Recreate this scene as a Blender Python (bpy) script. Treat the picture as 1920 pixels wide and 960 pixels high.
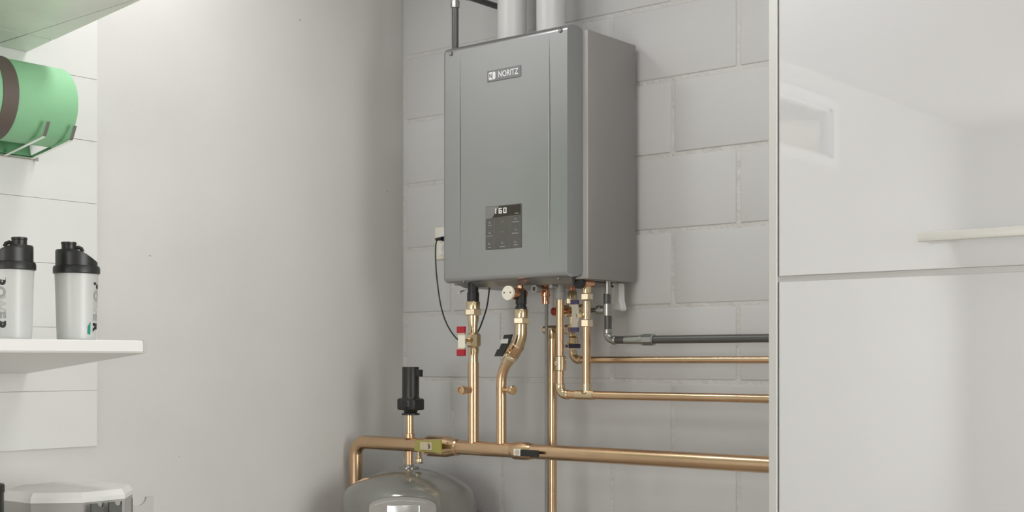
import bpy, bmesh, math, random
from mathutils import Vector, Matrix
random.seed(7)
for o in list(bpy.data.objects): bpy.data.objects.remove(o)
scn = bpy.context.scene
COL = scn.collection

# ------------------------------------------------------------------ camera
F = 2427.0; CX = 960.0; HY = 678.0
CAM = Vector((2.936, -3.02, 1.2))
YAW = math.atan2(.634, .773)
sY, cY = math.sin(YAW), math.cos(YAW)
cd = bpy.data.cameras.new('camera'); cam = bpy.data.objects.new('camera', cd); COL.objects.link(cam)
cam.location = CAM; cam.rotation_euler = (math.pi/2, 0, YAW)
cd.sensor_width = 36; cd.lens = 36*F/1920; cd.shift_y = (HY-480)/1920; cd.clip_start = .05; cd.clip_end = 200
scn.camera = cam

# ------------------------------------------------------------------ world, lights, exposure
w = bpy.data.worlds.new('sky'); scn.world = w; w.use_nodes = True
nt = w.node_tree; bg = nt.nodes['Background']
sky = nt.nodes.new('ShaderNodeTexSky'); sky.sky_type = 'NISHITA'; sky.sun_disc = False
sky.sun_elevation = math.radians(35); sky.sun_rotation = math.radians(200)
nt.links.new(sky.outputs[0], bg.inputs[0]); bg.inputs[1].default_value = .15
vs = scn.view_settings
vs.view_transform = 'Standard'; vs.look = 'None'; vs.gamma = 1; vs.use_curve_mapping = False; vs.exposure = -0.17

def area(name, loc, target, sx, sy_, power, color=(1, 1, 1)):
    l = bpy.data.lights.new(name, 'AREA'); l.shape = 'RECTANGLE'; l.size = sx; l.size_y = sy_
    l.energy = power; l.color = color
    o = bpy.data.objects.new(name, l); COL.objects.link(o); o.location = loc
    d = Vector(target)-Vector(loc); o.rotation_euler = d.to_track_quat('-Z', 'Y').to_euler()
    return o
area('added_front_light', (1.6, -6.15, 1.25), (1.6, 0, 1.25), 2.0, 1.9, 78, (1, 1, .99))  # unseen source, added to light the back wall and cabinet front
area('daylight_right_window', (5.15, -.97, 1.45), (0, -.97, 1.45), 1.8, 1.9, 118, (1, 1, .99))
sl = bpy.data.lights.new('sun', 'SUN'); sl.energy = 1.1; sl.angle = .02; sl.color = (1, .95, .84); so = bpy.data.objects.new('sun', sl); COL.objects.link(so)
so.location = (2, 6, 8); so.rotation_euler = Vector((-.04, -.8, -.6)).to_track_quat('-Z', 'Y').to_euler()
area('ceiling_lamp', (.37, -1.08, 2.585), (.37, -1.08, 0), .26, .18, 5.2, (1, 1, .99))
area('ceiling_lamp', (1.5, -.85, 2.585), (1.5, -.85, 0), .5, .3, 5.2, (1, 1, .99))
area('ceiling_lamp', (3.2, -4.2, 2.585), (3.2, -4.2, 0), .5, .3, 20, (1, 1, .99))  # unseen lamp added to brighten the left wall around the high window

# ------------------------------------------------------------------ projection helpers (pixels of the photograph to points at a real depth)
def ray(px, py):
    t = (px-CX)/F; v = (HY-py)/F
    return Vector((-sY+cY*t, cY+sY*t, v))
def pt(px, py, d):                      # point on the vertical plane y = -d
    r = ray(px, py); return CAM + r*((-d-CAM.y)/r.y)
def ptx(px, py, x):                     # point on the vertical plane x
    r = ray(px, py); return CAM + r*((x-CAM.x)/r.x)
def sc(px, d):                          # metres per pixel there
    return ((-d-CAM.y)/ray(px, HY).y)/F
def zz(px, py, d): return pt(px, py, d).z

# ------------------------------------------------------------------ materials
MATS = {}
def mat(name, color, rough=.5, metal=0., bump=0., bscale=60., vary=0., vscale=8., coat=0., coat_ior=1.5,
        emis=None, estr=0., trans=0., spec=.5, alpha=1., aniso=0., detail=4., bdist=.002, sss=0.):
    if name in MATS: return MATS[name]
    m = bpy.data.materials.new(name); m.use_nodes = True; n = m.node_tree; b = n.nodes['Principled BSDF']
    b.inputs['Base Color'].default_value = (*color, 1); b.inputs['Roughness'].default_value = rough
    b.inputs['Metallic'].default_value = metal; b.inputs['Specular IOR Level'].default_value = spec
    b.inputs['Coat Weight'].default_value = coat; b.inputs['Coat IOR'].default_value = coat_ior; b.inputs['Coat Roughness'].default_value = .005
    b.inputs['Transmission Weight'].default_value = trans; b.inputs['Alpha'].default_value = alpha
    b.inputs['Anisotropic'].default_value = aniso
    if emis: b.inputs['Emission Color'].default_value = (*emis, 1); b.inputs['Emission Strength'].default_value = estr
    tc = n.nodes.new('ShaderNodeTexCoord')
    if vary:
        t = n.nodes.new('ShaderNodeTexNoise'); t.inputs['Scale'].default_value = vscale; t.inputs['Detail'].default_value = 3
        r = n.nodes.new('ShaderNodeValToRGB'); r.color_ramp.elements[0].position = .35; r.color_ramp.elements[1].position = .65
        r.color_ramp.elements[0].color = (*[c*(1-vary) for c in color], 1); r.color_ramp.elements[1].color = (*[min(1, c*(1+vary)) for c in color], 1)
        n.links.new(tc.outputs['Object'], t.inputs['Vector']); n.links.new(t.outputs['Fac'], r.inputs[0]); n.links.new(r.outputs[0], b.inputs['Base Color'])
    if bump:
        t = n.nodes.new('ShaderNodeTexNoise'); t.inputs['Scale'].default_value = bscale; t.inputs['Detail'].default_value = detail
        bp = n.nodes.new('ShaderNodeBump'); bp.inputs['Strength'].default_value = bump; bp.inputs['Distance'].default_value = bdist
        n.links.new(tc.outputs['Object'], t.inputs['Vector']); n.links.new(t.outputs['Fac'], bp.inputs['Height']); n.links.new(bp.outputs[0], b.inputs['Normal'])
    MATS[name] = m; return m

def plaster():
    m = mat('plaster_wall', (.625, .62, .595), .75, bump=.25, bscale=35, vary=.025, vscale=2.5)
    n = m.node_tree; b = n.nodes['Principled BSDF']
    # small pits in the concrete
    tc = n.nodes['Texture Coordinate']; src = b.inputs['Base Color'].links[0].from_socket
    v = n.nodes.new('ShaderNodeTexVoronoi'); v.inputs['Scale'].default_value = 7; v.inputs['Randomness'].default_value = 1
    r = n.nodes.new('ShaderNodeValToRGB'); r.color_ramp.elements[0].position = .012; r.color_ramp.elements[1].position = .022
    mp = n.nodes.new('ShaderNodeMapping'); mp.inputs['Scale'].default_value = (1, .6, 1.3)
    mx = n.nodes.new('ShaderNodeMix'); mx.data_type = 'RGBA'; mx.inputs['A'].default_value = (.33, .31, .28, 1)
    n.links.new(tc.outputs['Object'], mp.inputs[0]); n.links.new(mp.outputs[0], v.inputs['Vector']); n.links.new(v.outputs['Distance'], r.inputs[0])
    n.links.new(r.outputs[0], mx.inputs['Factor']); n.links.new(src, mx.inputs['B']); n.links.new(mx.outputs['Result'], b.inputs['Base Color'])
    return m
M_plaster = plaster()
M_block = mat('painted_block', (.60, .60, .60), .5, bump=.35, bscale=11, bdist=.004, spec=.4)
M_mortar = mat('painted_mortar', (.60, .595, .58), .4, bump=1, bscale=32, bdist=.012)
M_room = mat('white_room_paint', (.50, .495, .48), .8, bump=.1)
M_floor = mat('grey_concrete_floor', (.42, .37, .31), .5, bump=.2, vary=.08)
M_plank = mat('white_plank', (.70, .70, .675), .5, bump=.12, bscale=25, vary=.01)
M_shelf = mat('white_shelf', (.82, .81, .79), .4, bump=.03)
M_tile = mat('pale_green_tile', (.83, .88, .79), .25, vary=.07, vscale=5, bump=.04)
M_grout = mat('dark_grout', (.13, .15, .12), .7, bump=.2)
M_gloss = mat('glossy_white_lacquer', (.69, .695, .71), .35, coat=1, coat_ior=3.0, bump=.004, bscale=3)
M_edge = mat('panel_edge', (.60, .605, .58), .45, bump=.02)
M_channel = mat('aluminium_channel', (.50, .50, .49), .45, .3, bump=.02)
M_handle = mat('satin_handle', (.74, .73, .69), .35, .2, bump=.02)
M_heater = mat('silver_painted_steel', (.385, .39, .395), .29, .8, bump=.02, bscale=400, spec=.5)
M_hside = mat('grey_painted_steel', (.36, .35, .34), .45, .45, bump=.03, bscale=300)
M_steel = mat('bright_steel', (.75, .75, .74), .22, 1, bump=.02)
M_dark = mat('dark_rubber', (.018, .018, .018), .45, bump=.05)
M_black = mat('black_plastic', (.018, .018, .016), .38, bump=.03)
M_copper = mat('satin_copper', (.70, .49, .31), .27, 1, vary=.04, vscale=14, bump=.03, bscale=90)
M_brass = mat('brass', (.72, .58, .38), .25, 1, bump=.03, bscale=90, vary=.03)
M_pbrass = mat('pale_brass', (.80, .68, .50), .35, .85, bump=.03)
M_redcop = mat('polished_red_copper', (.80, .42, .26), .18, 1, bump=.02)
M_cream = mat('cream_plastic', (.86, .82, .70), .4, bump=.02)
M_red = mat('red_vinyl', (.42, .015, .03), .4, bump=.02)
M_yellow = mat('yellow_vinyl', (.36, .33, .085), .4, bump=.02)
M_navy = mat('navy_vinyl', (.03, .03, .06), .35, bump=.02)
M_blue = mat('slate_blue_vinyl', (.13, .12, .24), .4, bump=.02)
M_gpl = mat('grey_plastic', (.36, .355, .345), .45, bump=.02)
M_wpl = mat('white_plastic', (.86, .86, .86), .4, bump=.02)
M_iron = mat('dark_iron_pipe', (.12, .12, .115), .38, .5, bump=.06, bscale=120)
M_nickel = mat('galvanised_fitting', (.42, .43, .41), .3, .9, bump=.06, bscale=80)
M_tank = mat('grey_enamel', (.26, .26, .235), .16, .4, bump=.02, bscale=5, coat=.6)
M_pvc = mat('white_pvc', (.70, .70, .70), .35, bump=.01)
M_green = mat('green_foam', (.29, .60, .34), .6, bump=.15, bscale=120, vary=.03)
M_dgreen = mat('deep_green_foam', (.13, .34, .17), .6, bump=.15, bscale=120)
M_strap = mat('brown_strap', (.125, .10, .085), .6, bump=.3, bscale=200)
M_chrome = mat('chrome', (.82, .84, .80), .12, 1, bump=.01)
M_frost = mat('frosted_plastic', (.80, .81, .79), .35, bump=.02, trans=.35)
M_ink = mat('black_ink', (.01, .01, .01), .5, bump=.01)
M_inkg = mat('grey_ink', (.35, .36, .35), .5, bump=.01)
M_inkl = mat('pale_grey_ink', (.52, .53, .52), .5, bump=.01)
M_teal = mat('teal_ink', (.0, .28, .19), .5, bump=.01)
M_plate = mat('badge_grey', (.22, .225, .23), .4, .2, bump=.01)
M_wprint = mat('white_print', (.85, .85, .85), .4, bump=.01)
M_panel = mat('control_glass', (.105, .105, .095), .22, bump=.01)
M_disp = mat('display_glass', (.035, .03, .022), .15, bump=.005)
M_dispg = mat('display_grey', (.22, .22, .21), .2, bump=.01)
M_led = mat('lit_digits', (.6, .6, .55), .4, emis=(1, .97, .9), estr=.35)
M_line = mat('panel_line', (.19, .165, .155), .4, bump=.01)
M_icon = mat('panel_print', (.42, .42, .40), .4, bump=.01)
M_canlid = mat('pale_lid', (.74, .74, .71), .45, bump=.02)
M_can = mat('grey_canister', (.36, .355, .33), .45, bump=.05)
M_saddle = mat('grey_saddle', (.50, .50, .48), .5, bump=.03)
M_dsaddle = mat('dark_saddle', (.09, .09, .08), .5, bump=.03)
M_grass = mat('meadow_grass', (.72, .62, .33), .9, vary=.3, vscale=3, bump=.5, bscale=20)
M_leaf = mat('bush_leaves', (.12, .15, .06), .8, vary=.8, vscale=6, bump=.5)
M_frame = mat('white_window_frame', (.8, .8, .79), .4, bump=.02)
M_glass = mat('window_glass', (1, 1, 1), .0, trans=1, spec=.5)
M_lampd = mat('lamp_diffuser', (.9, .9, .9), .5, emis=(1, .97, .93), estr=3)

# ------------------------------------------------------------------ mesh builder
class MB:
    def __init__(s): s.bm = bmesh.new(); s.sharp = 32
    def box(s, a, b, bev=0., seg=1, M=None):
        a = Vector(a); b = Vector(b); c = (a+b)/2; d = b-a
        t = bmesh.new(); bmesh.ops.create_cube(t, size=1)
        bmesh.ops.scale(t, vec=(abs(d.x), abs(d.y), abs(d.z)), verts=t.verts)
        if bev: bmesh.ops.bevel(t, geom=list(t.edges), offset=bev, segments=seg, affect='EDGES', profile=.5)
        bmesh.ops.translate(t, vec=c, verts=t.verts)
        if M: bmesh.ops.transform(t, matrix=M, verts=t.verts)
        s._add(t); return s
    def _add(s, t):
        me = bpy.data.meshes.new('tmp'); t.to_mesh(me); t.free(); s.bm.from_mesh(me); bpy.data.meshes.remove(me)
    def lathe(s, prof, origin, axis=(0, 0, 1), seg=28, caps=True, rot0=0.):
        ax = Vector(axis).normalized(); q = Vector((0, 0, 1)).rotation_difference(ax).to_matrix(); o = Vector(origin)
        rings = []
        for h, r in prof:
            if r < 1e-6: rings.append([s.bm.verts.new(o+q@Vector((0, 0, h)))]); continue
            rings.append([s.bm.verts.new(o+q@Vector((r*math.cos(rot0+2*math.pi*k/seg), r*math.sin(rot0+2*math.pi*k/seg), h))) for k in range(seg)])
        for A, B in zip(rings, rings[1:]):
            for k in range(seg):
                k2 = (k+1) % seg
                try:
                    if len(A) == 1 and len(B) == 1: continue
                    if len(A) == 1: s.bm.faces.new((A[0], B[k], B[k2]))
                    elif len(B) == 1: s.bm.faces.new((A[k], A[k2], B[0]))
                    else: s.bm.faces.new((A[k], A[k2], B[k2], B[k]))
                except ValueError: pass
        if caps:
            if len(rings[0]) > 1: s.bm.faces.new(rings[0][::-1])
            if len(rings[-1]) > 1: s.bm.faces.new(rings[-1])
        return s
    def cyl(s, p0, p1, r, r2=None, seg=28, rot0=0., ch=0.):
        p0 = Vector(p0); p1 = Vector(p1); L = (p1-p0).length; r2 = r if r2 is None else r2
        prof = [(0, r), (L, r2)] if not ch else [(0, r-ch), (ch, r), (L-ch, r2), (L, r2-ch)]
        return s.lathe(prof, p0, p1-p0, seg, rot0=rot0)
    def tube(s, pts, r, seg=20, caps=True):
        pts = [Vector(p) for p in pts]; n = len(pts); rr = r if isinstance(r, (list, tuple)) else [r]*n
        tang = []
        for i in range(n):
            a = pts[max(0, i-1)]; b = pts[min(n-1, i+1)]
            t = (b-a).normalized()
            if 0 < i < n-1: t = ((pts[i]-a).normalized()+(b-pts[i]).normalized()).normalized()
            tang.append(t)
        u = tang[0].orthogonal().normalized(); rings = []
        for i in range(n):
            if i: u = (tang[i-1].rotation_difference(tang[i]) @ u); u = (u - tang[i]*u.dot(tang[i])).normalized()
            v = tang[i].cross(u)
            rings.append([s.bm.verts.new(pts[i]+(u*math.cos(2*math.pi*k/seg)+v*math.sin(2*math.pi*k/seg))*rr[i]) for k in range(seg)])
        for A, B in zip(rings, rings[1:]):
            for k in range(seg): s.bm.faces.new((A[k], A[(k+1) % seg], B[(k+1) % seg], B[k]))
        if caps: s.bm.faces.new(rings[0][::-1]); s.bm.faces.new(rings[-1])
        return s
    def prism(s, poly, ext):            # poly: list of 3D points (planar), ext: extrusion vector
        ext = Vector(ext); A = [s.bm.verts.new(Vector(p)) for p in poly]; B = [s.bm.verts.new(Vector(p)+ext) for p in poly]
        s.bm.faces.new(A[::-1]); s.bm.faces.new(B); n = len(A)
        for k in range(n): s.bm.faces.new((A[k], A[(k+1) % n], B[(k+1) % n], B[k]))
        return s
    def mesh(s, name, m):
        bmesh.ops.recalc_face_normals(s.bm, faces=s.bm.faces)
        me = bpy.data.meshes.new(name); s.bm.to_mesh(me); s.bm.free()
        me.materials.append(m)
        for p in me.polygons: p.use_smooth = True
        me.set_sharp_from_angle(angle=math.radians(s.sharp))
        return me
    def build(s, name, m, parent=None):
        me = s.mesh(name, m); o = bpy.data.objects.new(name, me); COL.objects.link(o)
        if parent is not None: attach(o, parent)
        return o
BASE = {}
def attach(o, parent):                  # keeps world coordinates of the mesh
    o.parent = parent
    if parent.type == 'EMPTY': o.matrix_parent_inverse = Matrix.Translation(-parent.location)
def tag(o, label=None, cat=None, group=None, kind=None):
    if label: o['label'] = label
    if cat: o['category'] = cat
    if group: o['group'] = group
    if kind: o['kind'] = kind
    return o
def thing(name, loc, label, cat, group=None):
    o = bpy.data.objects.new(name, None); COL.objects.link(o); o.location = loc; o.empty_display_size = .05
    return tag(o, label, cat, group)
def struct(mb, name, m, parent=None):
    o = mb.build(name, m, parent)
    if parent is None: o['kind'] = 'structure'
    return o
def arc(pts, rad, n=7):                 # round the corners of a polyline
    pts = [Vector(p) for p in pts]; out = [pts[0]]
    for i in range(1, len(pts)-1):
        a, b, c = pts[i-1], pts[i], pts[i+1]; r = rad[i-1] if isinstance(rad, (list, tuple)) else rad
        u = (a-b).normalized(); v = (c-b).normalized(); ang = u.angle(v); d = r/math.tan(ang/2)
        p0 = b+u*d; p1 = b+v*d; cc = b+(u+v).normalized()*(r/math.sin(ang/2))
        e0 = p0-cc; e1 = p1-cc; tot = e0.angle(e1)
        for k in range(n+1):
            t = k/n; out.append(cc+(e0*math.sin((1-t)*tot)+e1*math.sin(t*tot))/math.sin(tot))
    out.append(pts[-1]); return out
def text(txt, size, mtx, m, name, parent, ext=.0004, offset=0., sx=1.):
    cu = bpy.data.curves.new('t', 'FONT'); cu.body = txt; cu.size = size; cu.extrude = ext; cu.offset = offset
    cu.align_x = 'CENTER'; cu.align_y = 'CENTER'; cu.resolution_u = 3
    o = bpy.data.objects.new('t', cu); COL.objects.link(o)
    bpy.context.view_layer.update()
    me = bpy.data.meshes.new_from_object(o.evaluated_get(bpy.context.evaluated_depsgraph_get()))
    bpy.data.objects.remove(o)
    me.transform(Matrix.Scale(sx, 4, (1, 0, 0))); me.transform(mtx); me.name = name
    me.materials.clear(); me.materials.append(m)
    r = bpy.data.objects.new(name, me); COL.objects.link(r)
    if parent is not None: attach(r, parent)
    return r
# basis that lays text (x right, y up, z out) on a surface facing -y
FACE_Y = Matrix(((1, 0, 0, 0), (0, 0, -1, 0), (0, 1, 0, 0), (0, 0, 0, 1)))

# ================================================================== STRUCTURE
RX, RY, RZ = 5.0, -6.0, 2.65
mb = MB(); mb.box((-.3, RY-.2, -.1), (RX+.2, .25, 0)); struct(mb, 'floor', M_floor)
mb = MB(); mb.box((-.3, RY-.2, RZ), (RX+.2, .25, RZ+.1)); struct(mb, 'ceiling', M_room)
WY0, WY1, WZ0, WZ1 = -4.04, -2.95, 2.235, 2.49
mb = MB()
mb.box((-.07, WY1, 0), (0, .2, RZ)); mb.box((-.07, RY, 0), (0, WY0, RZ))
mb.box((-.07, WY0, 0), (0, WY1, WZ0)); mb.box((-.07, WY0, WZ1), (0, WY1, RZ))
wl = struct(mb, 'wall_left', M_plaster)
mb = MB(); wy, wz0, wz1 = (-1.9, -.05), .5, 2.4
mb.box((RX, wy[1], 0), (RX+.2, .2, RZ)); mb.box((RX, RY, 0), (RX+.2, wy[0], RZ)); mb.box((RX, wy[0], 0), (RX+.2, wy[1], wz0)); mb.box((RX, wy[0], wz1), (RX+.2, wy[1], RZ))
struct(mb, 'wall_right', M_room)
mb = MB(); wx = (.6, 2.6)
mb.box((-.2, RY-.2, 0), (wx[0], RY, RZ)); mb.box((wx[1], RY-.2, 0), (RX+.2, RY, RZ)); mb.box((wx[0], RY-.2, 0), (wx[1], RY, .3)); mb.box((wx[0], RY-.2, 2.2), (wx[1], RY, RZ))
struct(mb, 'wall_front', M_room)
# back wall: recessed mortar bed and painted concrete blocks
mb = MB(); mb.box((-.2, .003, 0), (RX+.2, .2, RZ)); wb = struct(mb, 'wall_back', M_mortar)
BW, BH, JT = .4064, .2075, .010
def block_mesh(wd, k):
    b = MB(); b.sharp = 18; b.box((0, 0, 0), (wd, .03, BH-JT), .006, 3)
    for v in b.bm.verts:
        if v.co.y < .02: v.co.y += random.uniform(-.0001, .0001)
    return b.mesh('block', M_block)
full = [block_mesh(BW-JT, k) for k in range(4)]
cache = {}
for row in range(-6, 9):
    z0 = 1.145+row*BH
    if z0 < -.02 or z0+BH > RZ+.15: continue
    off = .0 if row % 2 == 0 else -.2032
    off += .012
    k = 0
    while True:
        x0 = off+(k)*BW-(BW if row % 2 == 0 else 0); x1 = x0+BW; k += 1
        if x0 > 2.1: break
        if x1 < .03: continue
        if x0 < 0:
            key = round(x1, 3)
            if key not in cache: cache[key] = block_mesh(x1-JT/2, 0)
            me = cache[key]; lx = 0
        else: me = full[random.randrange(4)]; lx = x0+JT/2
        o = bpy.data.objects.new('block', me); COL.objects.link(o); o.parent = wb; o.location = (lx, random.uniform(-.0006, .0006), z0+JT/2)
# white planks on the left wall
pz = [.983]+[.967+.1593*k for k in range(1, 12)]
for a, b in zip(pz, pz[1:]):
    mb = MB(); mb.box((0, -2.3, a+.0004), (.006+random.uniform(-.0004, .0004), -1.126, b-.0004), .0005, 1); mb.build('plank', M_plank, wl)
# high window in the left wall
mb = MB(); fw = .045
for a, b in (((-.05, WY0, WZ0), (-.005, WY1, WZ0+.015)), ((-.05, WY0, WZ1-.015), (-.005, WY1, WZ1)), ((-.05, WY0, WZ0), (-.005, WY0+.015, WZ1)), ((-.05, WY1-.015, WZ0), (-.005, WY1, WZ1))):
    mb.box(a, b)
win = struct(mb, 'window_1', M_frame)
mb = MB(); mb.box((.0, WY0-.06, WZ0-.05), (.012, WY1+.06, WZ0)); mb.box((.0, WY0-.06, WZ1), (.012, WY1+.06, WZ1+.05)); mb.box((.0, WY0-.06, WZ0), (.012, WY0, WZ1)); mb.box((.0, WY1, WZ0), (.012, WY1+.06, WZ1)); mb.build('casing', M_frame, win)
mb = MB(); mb.box((-.03, WY0+.015, WZ0+.015), (-.026, WY1-.015, WZ1-.015)); mb.build('pane', M_glass, win)
# unseen windows: the front one added for its light, then the right one
mb = MB()
for k in range(5):
    x = wx[0]+(wx[1]-wx[0])*k/4; mb.box((x-.03, RY-.12, .3), (x+.03, RY-.06, 2.2))
mb.box((wx[0], RY-.12, .3), (wx[1], RY-.06, .36)); mb.box((wx[0], RY-.12, 2.14), (wx[1], RY-.06, 2.2)); struct(mb, 'added_front_window', M_frame)
mb = MB()
for k in range(4):
    y = wy[0]+(wy[1]-wy[0])*k/3; mb.box((RX+.05, y-.03, wz0), (RX+.1, y+.03, wz1))
mb.box((RX+.05, wy[0], wz0), (RX+.1, wy[1], wz0+.06)); mb.box((RX+.05, wy[0], wz1-.06), (RX+.1, wy[1], wz1)); struct(mb, 'window_3', M_frame)
# the bank and bushes outside the high window
BD = Vector((-.444, -.896, 0)); BL = Vector((.896, -.444, 0)); BO = Vector((0, -3.7, 0))
def bk(u, v, z): p = BO+BD*u+BL*v; return (p.x, p.y, z)
mb = MB(); mb.prism([bk(4.2, -2.6, -.2), bk(5.4, -2.6, 2.2), bk(7, -2.6, 3.35), bk(9, -2.6, 4.02), bk(13, -2.6, 4.2), bk(13, -2.6, -.2)], BL*5.2)
o = mb.build('grassy_bank', M_grass); o['kind'] = 'structure'
for i, (x, y, r) in enumerate(((9.9, -2.1, .62), (9.8, -.72, .66), (9.9, .74, .64), (9.8, 2.15, .62), (11.8, -1.45, .72), (11.8, .08, .72), (11.8, 1.6, .72))):
    b = MB(); bmesh.ops.create_icosphere(b.bm, subdivisions=4, radius=r)
    for v in b.bm.verts:
        q = v.co*6; v.co *= 1+.16*math.sin(q.x+i)*math.cos(q.y*1.3)+.1*math.sin(q.z*2.3+q.x*1.7)+random.uniform(-.05, .05)
    o = b.build('bush', M_leaf); o.location = bk(x, y, 4.05+r*.75)
    tag(o, 'green bush outdoors, seen only as a reflection in the glossy cabinet door', 'bush', 'bushes on the bank outside')
# ceiling luminaires
for x, y, lb in ((.37, -1.08, 'flat ceiling light panel above the left shelves'), (1.5, -.85, 'flat ceiling light panel above the gap between heater and cabinet'), (3.2, -4.2, 'unseen flat ceiling light panel added behind the viewpoint')):
    t = thing('ceiling_light', (x, y, RZ), lb, 'light', 'ceiling panels')
    b = MB(); hx_, hy_ = (.14, .10) if x < 1 else (.27, .17); b.box((x-hx_-.03, y-hy_-.03, RZ-.04), (x+hx_+.03, y+hy_+.03, RZ-.0005), .004); b.build('housing', M_frame, t)
    b = MB(); b.box((x-hx_, y-hy_, RZ-.05), (x+hx_, y+hy_, RZ-.04)); b.build('diffuser', M_lampd, t)

# ================================================================== CABINET (right)
CXL, CD = 1.563, .45
t = thing('tall_cabinet', (CXL, -CD, 0), 'tall glossy white cabinet with stacked flat doors standing right of the pipes', 'cabinet')
b = MB(); b.box((CXL, -CD-.004, 0), (CXL+.020, -.003, 2.6), .0015); b.build('side_panel', M_edge, t)
b = MB(); b.box((CXL+.0205, -CD+.021, 0), (3.4, -.003, 2.6)); b.build('carcass', M_edge, t)
zs = 1.381
b = MB(); b.box((CXL+.0235, -CD, zs+.0065), (3.4, -CD+.02, 2.6), .001); up = b.build('door', M_gloss, t)
b = MB(); b.box((CXL+.0235, -CD, .02), (3.4, -CD+.02, zs-.0065), .001); b.build('door', M_gloss, t)
b = MB(); b.box((CXL+.021, -CD+.003, zs-.0062), (3.4, -CD+.02, zs+.0062)); b.build('finger_channel', M_channel, t)
hx = pt(1721, 445, CD+.03).x
hz = 1.2+(678-445)*sc(1721, CD+.03)
b = MB(); b.box((hx, -CD-.034, hz-.0095), (2.45, -CD-.022, hz+.0095), .0025, 2)
b.box((hx+.05, -CD-.023, hz-.006), (hx+.065, -CD+.0, hz+.006)); b.box((2.35, -CD-.023, hz-.006), (2.365, -CD+.0, hz+.006)); b.build('handle', M_handle, up)

# ================================================================== WATER HEATER
HX0, HX1, HY0, HZ0, HZ1 = pt(835, 300, .275).x, pt(1092, 300, .247).x, -.29, 1.423, 2.092
BX1 = pt(1193, 300, .018).x
ht = thing('water_heater', ((HX0+HX1)/2, -.02, HZ0), 'silver wall-hung tankless water heater with a small dark control panel', 'water heater')
b = MB(); b.box((HX0+.004, -.2455, HZ0-.004), (BX1, -.018, HZ1-.012), .004, 2); b.build('body', M_hside, ht)
b = MB(); b.box((HX0+.03, -.0185, HZ0+.03), (HX1-.03, .0, HZ1-.03)); b.build('mounting_plate', M_nickel, ht)
# front cover: rounded box whose flat front is a grid with two tapering creases
R = .016; RR = .018
b = MB(); b.sharp = 30
t_ = bmesh.new(); bmesh.ops.create_cube(t_, size=1)
bmesh.ops.scale(t_, vec=(HX1-HX0, .12, HZ1-HZ0), verts=t_.verts)
bmesh.ops.bevel(t_, geom=[e for e in t_.edges], offset=R, segments=7, affect='EDGES', profile=.5)
bmesh.ops.translate(t_, vec=((HX0+HX1)/2, HY0+.06, (HZ0+HZ1)/2), verts=t_.verts)
for v in t_.verts:                       # the right edge rolls over a wider curve than the others
    if v.co.x > HX1-R-1e-5:
        v.co.x = HX1-(HX1-v.co.x)*RR/R
        v.co.y = max(v.co.y, HY0+.044*(1-(HX1-v.co.x)/RR)) if v.co.y < HY0+.06 else v.co.y
bmesh.ops.delete(t_, geom=[v for v in t_.verts if v.co.y > HY0+.0601], context='VERTS')
ff = [f for f in t_.faces if all(abs(v.co.y-HY0) < 1e-5 for v in f.verts)]
bmesh.ops.delete(t_, geom=ff, context='FACES_ONLY')
rim = [v for v in t_.verts if abs(v.co.y-HY0) < 1e-4]
fx0, fx1, fz0, fz1 = min(v.co.x for v in rim), max(v.co.x for v in rim), min(v.co.z for v in rim), max(v.co.z for v in rim)
ex = [e for e in t_.edges if e.is_boundary and all(v.co.y > HY0+.02 for v in e.verts)]
r_ = bmesh.ops.extrude_edge_only(t_, edges=ex)
for v in r_['geom']:
    if isinstance(v, bmesh.types.BMVert): v.co.y = -.247
b._add(t_)
c1, c2 = pt(862, 300, -HY0).x, pt(1030, 300, -HY0).x
gw = .0034
gz = {0: (zz(862, 497, -HY0), zz(862, 95, -HY0)), 1: (zz(1030, 488, -HY0), zz(1030, 66, -HY0))}
cols = [(x, None, 0) for x in [fx0, fx1]+[fx0+(fx1-fx0)*k/8 for k in range(1, 8)] if min(abs(x-c1), abs(x-c2)) > .006]
cols += [(c, i, q) for i, c in enumerate((c1, c2)) for q in (-1, 0, 1, 1.12)]
cols.sort(key=lambda t: t[0]+t[2]*.001)
zs_ = [fz0+(fz1-fz0)*k/56 for k in range(57)]
def gp(col, z):                          # lens-shaped creases: width and depth shrink together towards the ends
    x, i, q = col
    if i is None: return (x, HY0, z)
    a, e = gz[i]; s = (z-a)/(e-a)
    tp = max(.02, math.sin(math.pi*s)**.7) if 0 < s < 1 else .02
    return (x+q*gw*tp, HY0+(.0085*tp*(q+1)/2 if (q < 1.05 and tp > .021) else 0), z)
grid = [[b.bm.verts.new(gp(c, z)) for c in cols] for z in zs_]
for i in range(len(zs_)-1):
    for j in range(len(cols)-1): b.bm.faces.new((grid[i][j], grid[i][j+1], grid[i+1][j+1], grid[i+1][j]))
bmesh.ops.remove_doubles(b.bm, verts=b.bm.verts, dist=1e-5)
b.build('front_cover', M_heater, ht)
# lower lip folded under the cover
b = MB(); z1 = HZ0+.001
A = [(HX0+.02, -.272, z1+.006), (HX1-.018, -.272, z1+.006), (HX1-.03, -.25, z1-.014), (HX0+.05, -.25, z1-.014)]
b.prism(A, (0, .012, 0)); b.build('lower_lip', M_heater, ht)
b = MB(); b.box((HX0+.05, -.246, HZ0-.0135), (HX1-.03, -.05, HZ0-.0045), .002); b.build('underside_pan', M_hside, ht)
def screw(px, py, d, r, par):
    c = pt(px, py, d); b = MB(); b.lathe([(0, r), (.002, r), (.003, r*.8)], (c.x, -d+.0005, c.z), (0, -1, 0), 18); s = b.build('screw', M_iron, par)
    b = MB(); b.box((c.x-r*.7, -d-.0036, c.z-r*.12), (c.x+r*.7, -d-.0024, c.z+r*.12)); b.box((c.x-r*.12, -d-.0036, c.z-r*.7), (c.x+r*.12, -d-.0024, c.z+r*.7)); b.build('slot', M_steel, s)
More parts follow.
